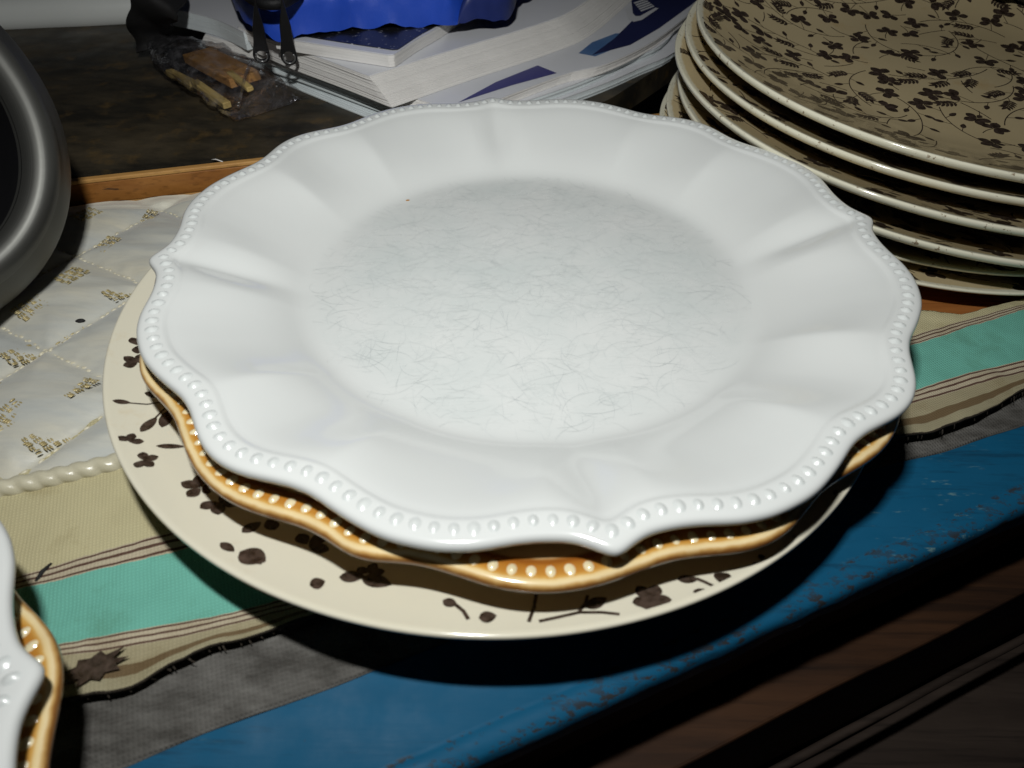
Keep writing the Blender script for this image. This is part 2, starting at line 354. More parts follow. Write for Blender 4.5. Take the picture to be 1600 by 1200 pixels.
for i in range(420):   # loose threads along the hem
    x = random.uniform(-.30, .34); y = float(np.interp(x, xs, b5)); l = random.uniform(.0004, .0016)*(2 if random.random() < .06 else 1); a = -math.pi/2+.4+random.gauss(0, .5); z = ZC+.0026+.0014*nz(x, 0, 45, 4); o = len(V); w = .00016
    for j in range(4):
        t = j/3; px_, py_ = x+l*t*math.cos(a+.5*t), y+.0008+l*t*math.sin(a+.5*t); V += [(px_-w, py_, z-.0022*t*t), (px_+w, py_+w, z-.0022*t*t)]
    F += [(o+2*j, o+2*j+1, o+2*j+3, o+2*j+2) for j in range(3)]
tag(mesh('frayed_threads', V, F, FRAY, cloth), kind='stuff')
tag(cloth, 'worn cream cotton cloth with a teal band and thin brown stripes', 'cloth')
g5 = bnd([(60, 1240), (200, 1183), (292, 1142), (500, 1069), (1396, 712), (1475, 696), (1548, 671), (1600, 655)], 2)
g0 = b5+.03; V = []
for t in np.linspace(0, 1, 26):
    y = g0*(1-t)+g5*t
    for x, yy in zip(xs, y): V.append((x, yy, -.0034+.0030*(1-t)+.0011*nz(x, yy, 40, 9)+.0008*nz(x, yy*2, 90, 2)+.0012*(1-abs(2*t-1))))
gc = mesh('grey_cloth', V, grid_faces(26, len(xs)), GREYCLOTH); fixn(gc)
sm = gc.modifiers.new('thick', 'SOLIDIFY'); sm.thickness = .001; sm.offset = -1
tag(gc, 'crumpled dark grey cloth between the striped cloth and blue board', 'cloth')
# brown leaf printed on the striped cloth hem
c = at(150, 1046, ZC+.003); V = [(0, 0, 0)]
for i in range(18):
    r = (.0078, .0050)[i % 2]*(1+.35*nz(i, 0, 1.7)); a = 2*math.pi*i/18; V.append((r*math.cos(a)*1.15, r*math.sin(a)*.62, 0))
lp = mesh('leaf_print', V, [(0, i+1, (i+1) % 18+1) for i in range(18)], PRINT, cloth, False); lp.location = (c.x, c.y, ZC+.0042); lp.rotation_euler = (0, 0, .4)

# dark table with its wooden edging
TZ = .016
A0, A1 = at(130, 281, TZ), at(390, 252, TZ)
td = (A1-A0).normalized(); tn = Vector((-td.y, td.x, 0))
def tab(u, v, z): q = A0+td*u+tn*v; return Vector((q.x, q.y, z))
tt = empty('dark_table', tab(0, 0, 0)); tag(tt, 'dark mottled tabletop with an orange wooden edge strip', 'table')
def tabbox(name, u0, u1, v0, v1, z0, z1, m, bev=.0006):
    V = [tab(u, v, z)-tt.location for u in (u0, u1) for v in (v0, v1) for z in (z0, z1)]
    o = fixn(mesh(name, V, [(0, 1, 3, 2), (4, 6, 7, 5), (0, 4, 5, 1), (2, 3, 7, 6), (0, 2, 6, 4), (1, 5, 7, 3)], m, tt, False)); bevel(o, bev); return o
tp = [tab(-.5, .0035, 0), tab(.36, .0035, 0)]; tp = [(tp[0].x, tp[0].y), (.022, .198), (.058, .238), (.123, .335), (.185, .46), (.26, .80), (-.75, .80)]
prism('tabletop', [(x-tt.location.x, y-tt.location.y) for x, y in tp], -.002, TZ-.0002, LAMINATE, tt)
tabbox('edge_strip', -.5, .36, -.0005, .0032, .0016, TZ-.0022, TRIM)
tabbox('edge_lip', -.5, .36, -.0008, .0033, TZ-.0021, TZ+.0002, TRIMEDGE)
tabbox('edge_foot', -.5, .36, -.0009, .0030, -.0005, .0015, TRIMEDGE)
c = at(166, 297, .008)
t_ = tube('nail_mark', [c+Vector((-.006, -.0016, -.001))-tt.location, c+Vector((-.002, -.0022, .0018))-tt.location, c+Vector((.002, -.0012, .0016))-tt.location, c+Vector((.007, .0004, .0008))-tt.location], .0007, BLACKF, tt, 6)
# wooden board under the right stack
wb = prism('lower_board', [(.115, .034), (.224, .0140), (.60, .17), (.60, .80), (.27, .80), (.230, .46), (.180, .335), (.135, .245), (.125, .10)], -.030, -.0040, BOARD); bevel(wb, .0012)
tag(wb, 'red-brown wooden board carrying the tall floral plate stack', 'board')
ub = prism('support_board', [(-.60, -.14), (-.12, -.115), (.105, .0), (.09, .10), (.02, .195), (-.60, .10)], -.021, -.0042, DARKWOOD); tag(ub, 'dark board underneath the quilted mat', 'board')

# ------------------------------------------------------------------ quilted mat
mt = empty('quilted_mat', (-.15, 0, 0)); tag(mt, 'quilted satin mat with gold motifs and twisted cord edge', 'mat')
mx_ = np.linspace(-.42, .095, 340)
fy = curve([at(0, 757, .005), at(100, 735, .005), at(195, 712, .005)], mx_)
by = curve([at(140, 321, .004), at(290, 304, .004)], mx_)-.0005
SEAM = .052
def quilt(x, y):
    a = math.radians(62); b = math.radians(-28)
    p = abs(((x*math.cos(a)+y*math.sin(a)+.006)/SEAM) % 1-.5)*2; q = abs(((x*math.cos(b)+y*math.sin(b)+.012)/SEAM) % 1-.5)*2
    return min(1-p, 1-q)
def matz(x, y, t):
    q = quilt(x, y); e = min(1, t/.05, (1-t)/.05)
    return .0034+.0056*(1-math.exp(-q*3.2))*max(.25, e)+.0009*nz(x*.6, y*2, 60, 3)*min(1, q*3)+.0006*nz(x*3, y*3, 60, 6)*math.exp(-q*5)+(.0006 if t > .947 else 0)
V = []; VA = []; QA = []
for t in np.linspace(0, 1, 170):
    for x, a, b in zip(mx_, fy, by):
        y = a*(1-t)+b*t; V.append((x+.15, y, matz(x, y, t))); VA.append(t); QA.append(quilt(x, y))
mo = fixn(mesh('quilted_top', V, grid_faces(170, len(mx_)), QUILT, mt, True, {'v': VA, 'q': QA}))
# twisted cord along the front edge
pts = []; L = []
for x in np.linspace(-.42, .092, 900):
    pts.append((x+.15, float(np.interp(x, mx_, fy))-.0018, .0042))
tube('piping_cord', pts, .0033, CORD, mt, 18, lambda i, q: 1+.24*abs(math.cos(q*1.0+i*math.pi/10))-.12)
# beaded seam stitches
V = []; F = []
def blob(V, F, c, rx, ry, rz, ang, n=8):
    o = len(V); ct, st_ = math.cos(ang), math.sin(ang)
    for ph in (0, .5, 1.05):
        for j in range(n):
            a = 2*math.pi*j/n; x = rx*math.cos(a)*math.cos(ph); y = ry*math.sin(a)*math.cos(ph)
            V.append((c[0]+x*ct-y*st_, c[1]+x*st_+y*ct, c[2]+rz*math.sin(ph)))
    V.append((c[0], c[1], c[2]+rz)); F += grid_faces(3, n, True, o); F += [(o+2*n+j, o+2*n+(j+1) % n, o+3*n) for j in range(n)]
def matt(x, y):
    a = float(np.interp(x, mx_, fy)); b = float(np.interp(x, mx_, by)); return (y-a)/(b-a)
for fam, other in ((62, -28), (-28, 62)):
    a = math.radians(fam); off = .006 if fam == 62 else .012
    for k in range(-9, 6):
        s = k*SEAM-off; dx, dy = -math.sin(a), math.cos(a)
        for m_ in np.arange(-.4, .4, .0031):
            x, y = s*math.cos(a)+m_*dx, s*math.sin(a)+m_*dy
            x += .0007*random.uniform(-1, 1); y += .0007*random.uniform(-1, 1)
            if not (-.32 < x < -.06): continue
            t = matt(x, y)
            if .02 < t < .93 and (x+.0126)**2+(y+.0078)**2 > .085**2 and random.random() < .85:
                blob(V, F, (x+.15, y, matz(x, y, t)-.0001), .0014, .0008, .0007, a+math.pi/2+random.uniform(-.5, .5))
sth = mesh('seam_stitching', V, F, THREAD, mt); tag(sth, kind='stuff')
def motif(seed):
    R_ = random.Random(seed); V = []; F = []
    for i in range(4):
        for j in range(4):
            cx, cy = (i-1.5)*.0036, (j-1.5)*.0030
            for k in range(3):
                if R_.random() < .16: continue
                x, y = cx+(k-1)*.00105, cy+R_.uniform(-.0003, .0003); ang = .0 if (i+j) % 2 else math.pi/2
                if ang: x, y = cx+R_.uniform(-.0003, .0003), cy+(k-1)*.0009
                blob(V, F, (x, y, 0), .0014 if not ang else .0013, .00042, .00042, ang+math.pi/2, 6)
    return V, F
mvar = []
for s in range(3):
    V, F = motif(s); o = mesh('gold_motif', V, F, GOLD, mt); mvar.append(o.data); bpy.data.objects.remove(o)
for i, (x, y) in enumerate([(228, 343), (170, 388), (116, 440), (55, 488), (108, 522), (185, 462), (126, 612), (36, 556), (72, 690), (20, 660), (140, 345), (-30, 610), (-50, 520), (-30, 715)]):
    q = at(x, y, .005); t = matt(q.x, q.y)
    o = link(bpy.data.objects.new('gold_motif', mvar[i % 3])); o.parent = mt
    z = matz(q.x, q.y, t); gx = (matz(q.x+.003, q.y, t)-matz(q.x-.003, q.y, t))/.006; gy = (matz(q.x, q.y+.003, t)-matz(q.x, q.y-.003, t))/.006
    o.location = (q.x+.15, q.y, z+.0001); o.rotation_euler = (math.atan(gy), -math.atan(gx), math.radians(18+random.uniform(-6, 6))+math.pi/4)
    k = .95*random.uniform(.85, 1.1); o.scale = (k, k, 1)
c = at(124, 500, .006); V = []; F = []; blob(V, F, (0, 0, 0), .0022, .0011, .0012, .35); cr = mesh('dark_crumb', V, F, BLACKF); cr.location = (c.x, c.y, matz(c.x, c.y, matt(c.x, c.y))-.0001)
tag(cr, 'tiny dark crumb lying on the quilted mat', 'crumb')
c = at(62, 892, .004); q = tag(tube('dark_thread', [(c.x, c.y-.003, .0028), (c.x+.0006, c.y, .0036), (c.x+.0018, c.y+.003, .0030)], .0007, BLACKF, None, 6), 'short dark thread on the cream part of striped cloth', 'thread')

# ------------------------------------------------------------------ plates with scalloped beaded rims
PA = [0, 2, 4, 6, 8, 10, 12, 14, 17, 19, 22, 24, 27, 30, 32, 33.7, 36, 38, 41, 43, 45]
PB = [137.2, 134.5, 132.6, 132.2, 132.4, 133.2, 134.6, 136, 137.2, 137.4, 137.3, 136.8, 135.3, 133.6, 132.5, 132.1, 132.6, 133.9, 136.2, 137.2, 137.6]
NT = 1056
th = np.arange(NT)*2*np.pi/NT
def fold(deg): return np.abs((deg+45) % 90-45)
fd = fold(np.degrees(th)); rb = np.interp(fd, PA, PB)/1000
kk = np.exp(-.5*(np.arange(-6, 7)/2.2)**2); kk /= kk.sum()
rb_raw = rb; rb = np.convolve(np.concatenate([rb[-6:], rb, rb[:6]]), kk, 'valid')
k2 = np.exp(-.5*(np.arange(-24, 25)/7.0)**2); k2 /= k2.sum(); rb_amber = np.convolve(np.concatenate([rb_raw[-24:], rb_raw, rb_raw[:24]]), k2, 'valid')
cusp = np.exp(-(fd/2.2)**2)
ridge = np.exp(-np.abs(fd-6.5)/4.0)*.55*(1-np.exp(-(fd/3.5)**2))+np.exp(-np.abs(fd-33.7)/5.2)-.55*np.exp(-(fd/2.8)**2)
ridge = np.convolve(np.concatenate([ridge[-6:], ridge, ridge[:6]]), kk, 'valid')-.35
PROF = [(0, -18.9), (20, -19.0), (40, -19.35), (58, -19.9), (70, -20.35), (78, -20.5), (83, -20.5), (86, -20.35), (88.5, -19.95), (91, -19.1), (93.5, -17.8), (96, -16.2), (100, -13.9), (103, -12.3), (106, -10.8), (109, -9.4), (112, -8.0), (115, -6.7), (118, -5.45), (121, -4.25), (124, -3.1), (126.5, -2.25), (128.5, -1.65), (129.8, -1.35), (130.6, -1.05), (131.3, -.50), (132.2, -.28), (133.5, -.12), (135, 0), (136.5, .08), (138, .1), (139.4, 0), (140.5, -.28), (141.3, -.8), (141.75, -1.6), (141.75, -2.5), (141.2, -3.4), (140, -4.1), (138, -4.6), (133, -5.9), (126, -8.0), (118, -10.9), (110, -14.4), (102, -18.6), (96, -22.0), (91, -24.6), (89, -26), (88.2, -28.2), (87.2, -28.7), (85.2, -28.7), (84.2, -28.0), (83, -25.6), (70, -25.3), (40, -25.3), (0, -25.3)]
def scallop_mesh(rb, lip=.70, cu=.0006):
    V = []; D = []
    iclose = [i for i, q in enumerate(PROF) if q[0] == 0]
    for r0, z0 in PROF:
        w = min(1, max(0, (r0-90)/42)); w = w*w*(3-2*w)
        fw = math.exp(-((r0-113)/15.5)**2) if r0 < 129.8 else math.exp(-((129.8-114)/15)**2)*max(0, 1-(r0-129.8)/3)
        under = 1 if z0 > -4 or PROF.index((r0, z0)) < 36 else .8
        r1 = 135+(r0-135)*lip if r0 > 135 else r0; out = max(0, (r0-135)/6.75) if r0 > 135 else 0
        rad = r1/1000+w*(rb-.1349)+out*cusp*cu
        z = z0/1000+ridge*.0020*fw*under
        for a, q, zz in zip(th, rad, z): V.append((q*math.cos(a), q*math.sin(a), zz)); D.append(r0-135)
    n = len(PROF); F = []
    F = grid_faces(n, NT, True)
    return V, F, D
def scallop_body(m, *a):
    V, F, D = scallop_mesh(*a); o = fixn(mesh('plate_body', V, F, m, None, True, {'d': D}))
    bm = bmesh.new(); bm.from_mesh(o.data); bmesh.ops.remove_doubles(bm, verts=bm.verts, dist=1e-6); bm.to_mesh(o.data); bm.free()
    me = o.data; bpy.data.objects.remove(o); return me
me_w = scallop_body(WHITE, rb); me_a = scallop_body(AMBER, rb_amber, .62, 0)
def bead_mesh(m, bs=1.0):
    V = []; F = []; ns = 12; rings = (1, .85, .65, .42, .2)
    for ro in rings:
        for j in range(ns):
            a = 2*math.pi*j/ns; V.append((bs*.00180*ro*math.cos(a), bs*.0023*ro*math.sin(a), bs*.00092*math.cos(ro*math.pi/2)**1.15-.00006))
    V.append((0, 0, bs*.00092)); F = grid_faces(len(rings), ns, True)
    F += [(4*ns+j, 4*ns+(j+1) % ns, 5*ns) for j in range(ns)]
    me = bpy.data.meshes.new('bead'); me.from_pydata(V, [], F); me.polygons.foreach_set('use_smooth', [True]*len(F)); me.materials.append(m); return me
BW, BA = bead_mesh(WHITE), bead_mesh(AMBER_BEAD, .82)
# 44 beads per quarter, evenly spaced along the bead line
NB = 176
def bead_line(rb):
    thf = np.linspace(0, 2*np.pi, 4*NT+1); rbf = np.interp(thf, np.append(th, 2*np.pi), np.append(rb, rb[0]))
    X, Y = rbf*np.cos(thf), rbf*np.sin(thf); ln = np.concatenate([[0], np.cumsum(np.hypot(np.diff(X), np.diff(Y)))])
    sl = np.arange(NB)*ln[-1]/NB; P = lambda q, A: np.interp(q % ln[-1], ln, A)
    return P(sl, X), P(sl, Y), np.arctan2(P(sl+.0012, Y)-P(sl-.0012, Y), P(sl+.0012, X)-P(sl-.0012, X))
def scallop_plate(name, body, bead, loc, deg, label, rb, cat='plate'):
    e = empty(name, loc, math.radians(deg)); tag(e, label, cat); X, Y, A = bead_line(rb)
    b = link(bpy.data.objects.new('plate_body', body)); b.parent = e; b.location.z = .0287
    for i in range(NB):
        o = link(bpy.data.objects.new('bead', bead)); o.parent = e; k = random.uniform(.90, 1.08); o.scale = (k*random.uniform(.94, 1.05), k, random.uniform(.75, 1.1))
        o.location = (X[i], Y[i], .0287-.00005); o.rotation_euler = (0, 0, A[i]+random.uniform(-.1, .1))
    return e
ZW = .052
top = scallop_plate('beaded_plate', me_w, BW, (0, 0, ZW-.0287), 8.1, 'white scalloped plate with scratched centre on top of the amber plate', rb)
scallop_plate('amber_plate', me_a, BA, (-.0019, -.0039, ZW-.0095-.0287), 72.2, 'amber-rimmed beaded plate between the scratched white plate and the floral plate', rb_amber)
scallop_plate('beaded_plate', me_w, BW, (-.2317, -.2365, .0440-.0287), 29.1, 'white scalloped plate resting alone on an amber plate on striped cloth', rb)
scallop_plate('amber_plate', me_a, BA, (-.2280, -.2412, .0330-.0287), 80.6, 'amber-rimmed beaded plate lying directly on the striped cloth', rb_amber)

# cutlery scratches in the well of the top plate: hair-thin curved marks
V = []; F = []; sr = random.Random(3)
pr_, pz_ = [q[0]/1000 for q in PROF[:14]], [q[1]/1000 for q in PROF[:14]]
for i in range(1500):
    q = .086*sr.random()**.6; a = sr.uniform(0, 6.283); x, y = q*math.cos(a), q*math.sin(a)
    d_ = sr.uniform(0, 6.283); k = sr.gauss(0, 60)*(1 if sr.random() < .9 else 2); L_ = sr.choice((.004, .006, .009, .014, .022))*sr.uniform(.6, 1.2); n_ = max(4, int(L_/.0012)); w = sr.uniform(.00004, .00009)
    o = len(V); c_ = 0
    for j in range(n_+1):
        rr_ = math.hypot(x, y)
        if rr_ > .089: break
        ww = w*math.sin(math.pi*(j+.4)/(n_+.8)); z = float(np.interp(rr_, pr_, pz_))+.00005
        V += [(x-ww*math.sin(d_), y+ww*math.cos(d_), z), (x+ww*math.sin(d_), y-ww*math.cos(d_), z)]; c_ += 1
        x += L_/n_*math.cos(d_); y += L_/n_*math.sin(d_); d_ += k*L_/n_; k += sr.gauss(0, 25)
    F += [(o+2*j, o+2*j+1, o+2*j+3, o+2*j+2) for j in range(c_-1)]
sm_ = mesh('scratch_marks', V, F, SCRATCH, top); sm_.location.z = .0287; tag(sm_, kind='stuff')
# ------------------------------------------------------------------ floral plates
RC = .1447
FP = [(0, -16.8), (30, -16.8), (60, -16.7), (78, -16.3), (90, -14.9), (102, -13.2), (112, -11), (122, -8.0), (130, -5.3), (136, -3.2), (140, -1.7), (142.4, -.65), (143.6, -.12), (144.3, -.1), (144.7, -.6), (144.75, -1.4), (144.3, -2.5), (143, -3.6), (138, -5.6), (130, -8.8), (120, -13), (110, -17), (100, -20.2), (92, -22.4), (90, -23.6), (89.2, -26.5), (88.2, -27), (86, -27), (85, -26.4), (84, -22.6), (60, -21.5), (0, -21.5)]
TOPZ = [(r/1000, z/1000) for r, z in FP[:14]]
def surf(r): return float(np.interp(r, [q[0] for q in TOPZ], [q[1] for q in TOPZ]))
V = []; nt = 256
for r, z in FP:
    for j in range(nt): a = 2*math.pi*j/nt; V.append((r/1000*math.cos(a), r/1000*math.sin(a), z/1000))
o = fixn(mesh('plate_body', V, grid_faces(len(FP), nt, True), CREAM)); bm = bmesh.new(); bm.from_mesh(o.data); bmesh.ops.remove_doubles(bm, verts=bm.verts, dist=1e-6); bm.to_mesh(o.data); bm.free()
me_c = o.data; bpy.data.objects.remove(o)
class Print:
    """flat print that follows the glaze"""
    def __init__(s, lim=.1428): s.V = []; s.F = []; s.lim = lim; s.occ = []
    def add(s, x, y):
        r = math.hypot(x, y)
        if r > s.lim: x *= s.lim/r; y *= s.lim/r; r = s.lim
        s.V.append((x, y, surf(r)+.00012)); return len(s.V)-1
    def free(s, x, y, r, put=True):
        if any((x-a)**2+(y-b)**2 < (r+c)**2 for a, b, c in s.occ): return False
        if put: s.occ.append((x, y, r))
        return True
    def leaf(s, x, y, a, l, w, n=8, blunt=.85):
        ca_, sa_ = math.cos(a), math.sin(a); L = []; R = []
        for i in range(n+1):
            t = i/n; h = w*math.sin(math.pi*t**blunt)**.8*.5+.00010; px, py = x+l*t*ca_, y+l*t*sa_
            if math.hypot(px, py) > s.lim+.001: break
            L.append(s.add(px-h*sa_, py+h*ca_)); R.append(s.add(px+h*sa_, py-h*ca_))
        for i in range(len(L)-1): s.F.append((L[i], R[i], R[i+1], L[i+1]))
    def stem(s, P, w=.0005):
        L = []; R = []
        for i, (x, y) in enumerate(P):
            if math.hypot(x, y) > s.lim+.001: break
            x2, y2 = P[min(i+1, len(P)-1)]; x1, y1 = P[max(i-1, 0)]; d_ = math.hypot(x2-x1, y2-y1) or 1
            nx, ny = -(y2-y1)/d_*w/2, (x2-x1)/d_*w/2; L.append(s.add(x+nx, y+ny)); R.append(s.add(x-nx, y-ny))
        for i in range(len(L)-1): s.F.append((L[i], R[i], R[i+1], L[i+1]))
    def flower(s, x, y, a, r):
        for da, l, w in ((.55, .95, .62), (-.55, .95, .62), (1.75, .80, .60), (-1.75, .80, .60), (math.pi, .55, .35))[:random.choice((3, 4, 4, 5))]:
            s.leaf(x+.05*r*math.cos(a+da), y+.05*r*math.sin(a+da), a+da+random.uniform(-.12, .12), r*l, r*w, 8, 1.25)
    def vine(s, x, y, a, ln_, curv, size=1.0):
        P = []; st_ = .0026; n_ = int(ln_/st_); k = curv; side = 1; todo = []
        for i in range(n_):
            if i > 1 and not s.free(x, y, .0012, False): break
            P.append((x, y)); x += st_*math.cos(a); y += st_*math.sin(a); a += k*st_; k += random.uniform(-5, 5)
            if math.hypot(x, y) > s.lim: break
            if i > 1 and i % 3 == 0: side = -side; todo.append((x, y, a, side))
        if len(P) < 5: return
        fx, fy_ = P[-1][0]+.003*math.cos(a), P[-1][1]+.003*math.sin(a)
        if s.free(fx, fy_, .0042*size): s.flower(fx, fy_, a, .0070*size)
        for x, y, a, side in todo:
            t = random.random(); b_ = a+side*random.uniform(.7, 1.1)
            if t < .42:
                q = .0036*size; lx, ly = x+q*math.cos(b_), y+q*math.sin(b_); cx, cy = lx+.002*math.cos(b_), ly+.002*math.sin(b_)
                if s.free(cx, cy, .0017*size):
                    s.stem([(x, y), (lx, ly)], .0004); s.leaf(lx-.0006*math.cos(b_), ly-.0006*math.sin(b_), b_, .0046*size, .0022*size)
            elif t < .80:
                Q = [(x, y)]; qx, qy, qa = x, y, b_; ok = True; cs_ = []
                for j in range(6):
                    qx += .0022*math.cos(qa); qy += .0022*math.sin(qa); qa -= side*.14; Q.append((qx, qy)); cs_.append((qx, qy, qa))
                if all(s.free(u_, v_, .0016, False) for u_, v_, _ in cs_[1:]):
                    for j, (u_, v_, w_) in enumerate(cs_):
                        if j > 0: s.occ.append((u_, v_, .0016))
                        if j > 0:
                            for sd in (-1, 1): s.leaf(u_, v_, w_+sd*.85, .0036*size, .0012*size, 6)
                    s.stem(Q, .0004); s.leaf(qx, qy, qa, .0042*size, .0014*size, 6)
            else:
                Q = [(x+.0024*j*math.cos(b_), y+.0024*j*math.sin(b_)) for j in range(5)]
                if s.free(Q[-1][0]+.002*math.cos(b_), Q[-1][1]+.002*math.sin(b_), .0040*size): s.stem(Q, .0004); s.flower(Q[-1][0], Q[-1][1], b_, .0066*size)
        for x, y in P[::2]: s.occ.append((x, y, .0007))
        s.stem(P, .0006)
    def obj(s, parent): o = mesh('floral_print', s.V, s.F, PRINT, parent, True); o.location.z = .027; return o
FS = [(0, -24), (36, -24), (62, -23.7), (80, -22.8), (96, -20.6), (109, -17.4), (121, -13.6), (132, -9.6), (142, -5.9), (149, -3.2), (153.5, -1.4), (156, -.45), (157, -.1), (157.6, -.12), (158, -.7), (158, -1.6), (157.5, -2.8), (156, -4.3), (149, -7.8), (138, -12.6), (125, -18), (112, -22.6), (99, -26), (92, -27.6), (90, -29), (89, -31.6), (88, -32), (85, -32), (84, -31.4), (82, -28.2), (60, -27.6), (0, -27.6)]
V = [(r/1000*math.cos(2*math.pi*j/320), r/1000*math.sin(2*math.pi*j/320), z/1000) for r, z in FS for j in range(320)]
o = fixn(mesh('plate_body', V, grid_faces(len(FS), 320, True), CREAM2)); bm = bmesh.new(); bm.from_mesh(o.data); bmesh.ops.remove_doubles(bm, verts=bm.verts, dist=1e-6); bm.to_mesh(o.data); bm.free()
me_s = o.data; bpy.data.objects.remove(o)
TOPC = TOPZ; TOPZ = [(r/1000, z/1000) for r, z in FS[:13]]
pr = Print(.1550); random.seed(11)
for i in range(-5, 6):
    for j in range(-6, 7):
        x, y = (i+.5*(j % 2))*.030+random.uniform(-.006, .006), j*.0245+random.uniform(-.006, .006)
        if math.hypot(x, y) > .153: continue
        pr.vine(x, y, random.uniform(0, 6.28), random.uniform(.050, .075), random.choice((-1, 1))*random.uniform(16, 38), 1.30)
for _ in range(700):
    a, q = random.uniform(0, 6.283), .153*math.sqrt(random.random()); x, y = q*math.cos(a), q*math.sin(a)
    if not pr.free(x, y, .0050, False): continue
    if random.random() < .5:
        pr.free(x, y, .0046); a = random.uniform(0, 6.28); pr.flower(x, y, a, .0082); pr.stem([(x-.002*j*math.cos(a+.05*j), y-.002*j*math.sin(a+.05*j)) for j in range(6)], .0005)
    else: pr.vine(x, y, random.uniform(0, 6.28), random.uniform(.018, .040), random.choice((-1, 1))*random.uniform(20, 60), 1.25)
tmp = pr.obj(None); me_print = tmp.data; bpy.data.objects.remove(tmp); TOPZ = TOPC
def floral_plate(loc, deg, label, body=None, pm=None, h=.027, sc=1.0):
    e = empty('floral_plate', loc, math.radians(deg)); e.scale = (sc, sc, 1); tag(e, label, 'plate')
    b = link(bpy.data.objects.new('plate_body', body)); b.parent = e; b.location.z = h
    o = link(bpy.data.objects.new('floral_print', pm)); o.parent = e; o.location.z = h; tag(o, kind='stuff')
    return e
stack = [((.2222, .1676), .0200, 30, .142, 'lowest plate of the tall stack, cream with brown floral print, on the wooden board'),
         ((.2299, .1771), .0265, 100, .145, 'second plate from the bottom of the tall cream floral stack'),
         ((.2388, .1658), .0435, 200, .152, 'third plate from the bottom of the tall cream floral stack'),
         ((.2416, .1717), .0580, 310, .158, 'third plate from the top of the tall cream floral stack'),
         ((.2484, .1841), .0647, 70, .158, 'second plate from the top of the tall cream floral stack'),
         ((.2530, .1828), .0744, 150, .158, 'topmost plate of the tall stack, its brown floral print fully in view')]
for (x, y), z, dg, R_, lb in stack:   # the stack leans a little towards the front
    e = floral_plate((x-.032*.0069, y+.032*.076, z+.0015-.032), 0, lb, me_s, me_print, .032, R_/.158)
    if R_ < .15:   # the two lowest are shallower plates
        k_ = .62 if R_ < .144 else .70; e.scale.z = k_; e.location.z += .032*(1-k_)
    e.rotation_euler = (Matrix.Rotation(.076, 3, 'X') @ Matrix.Rotation(.0069, 3, 'Y') @ Matrix.Rotation(math.radians(dg), 3, 'Z')).to_euler()
# the floral plate under the amber one, its rim print laid out leaf by leaf
CC = Vector((-.0126, -.0078)); ZR = .031
pf = Print(.1425); random.seed(5)
def loc(x, y):
    z = ZR-.002
    for _ in range(4):
        q = at(x, y, z); dx, dy = q.x-CC.x, q.y-CC.y; z = ZR+surf(min(.1428, math.hypot(dx, dy)))
    return dx, dy
def pleaf(x0, y0, x1, y1, w=.0024):
    a, b = loc(x0, y0), loc(x1, y1); pf.leaf(a[0], a[1], math.atan2(b[1]-a[1], b[0]-a[0]), math.dist(a, b), w)
def pstem(P, w=.0006): pf.stem([loc(*q) for q in P], w)
def pflower(x, y, r=.0062, a=0): q = loc(x, y); pf.flower(q[0], q[1], a, r)
pleaf(176, 626, 205, 630, .0022); pstem([(203, 630), (230, 632), (256, 628), (266, 622)])
pleaf(220, 675, 245, 652, .0030); pstem([(243, 653), (256, 640), (268, 628)])
pleaf(253, 668, 266, 640, .0036); pleaf(244, 697, 290, 698, .0022); pleaf(226, 614, 258, 620, .0032)
pflower(215, 540, .0055, .5); pflower(216, 568, .0055, 2.2); pflower(200, 690, .0042, 1.0); pflower(222, 719, .0045, .2)
pleaf(172, 492, 186, 484, .0040); pleaf(166, 512, 182, 506, .0040); pleaf(160, 572, 170, 570, .0040); pleaf(160, 600, 168, 596, .003)
pleaf(212, 415, 235, 436, .0016); pleaf(190, 442, 200, 440, .002); pstem([(210, 414), (225, 428), (236, 436)], .0008)
pflower(315, 762, .0062, 2.5); pflower(340, 783, .0062, -.6); pleaf(378, 832, 408, 816, .0036); pleaf(430, 828, 418, 812, .0040)
pflower(480, 852, .0066, .4); pleaf(345, 848, 366, 862, .0026); pleaf(375, 862, 415, 878, .0066); pleaf(395, 862, 408, 882, .004)
pleaf(530, 902, 570, 900, .0042); pleaf(565, 902, 612, 914, .0048); pflower(575, 897, .0046, .8); pleaf(484, 915, 508, 908, .0042)
pleaf(692, 938, 714, 946, .0030); pstem([(712, 945), (724, 955), (732, 968)], .0011); pleaf(748, 966, 776, 962, .0038)
pstem([(838, 928), (834, 950), (826, 972)], .0010); pstem([(842, 971), (870, 965), (905, 957), (940, 957), (968, 960)], .0010); pstem([(905, 955), (915, 943), (918, 930)], .0010)
pleaf(915, 950, 948, 934, .0036); pflower(1018, 938, .0060, 1.6); pleaf(1000, 948, 1040, 936, .0062)
pleaf(1058, 905, 1092, 905, .0030); pstem([(1088, 904), (1102, 910), (1114, 916)], .0011); pleaf(1124, 910, 1138, 896, .0052); pleaf(1083, 926, 1102, 921, .0016)
pleaf(1175, 884, 1186, 880, .0014); pleaf(1186, 866, 1196, 878, .0016); pleaf(1306, 775, 1318, 768, .0034); pleaf(1240, 842, 1248, 838, .0016)
tmp = pf.obj(None); me_pf = tmp.data; bpy.data.objects.remove(tmp)
floral_plate((CC.x, CC.y, ZR-.027), 0, 'large cream floral plate at the bottom, under the amber and scratched white plates', me_c, me_pf)
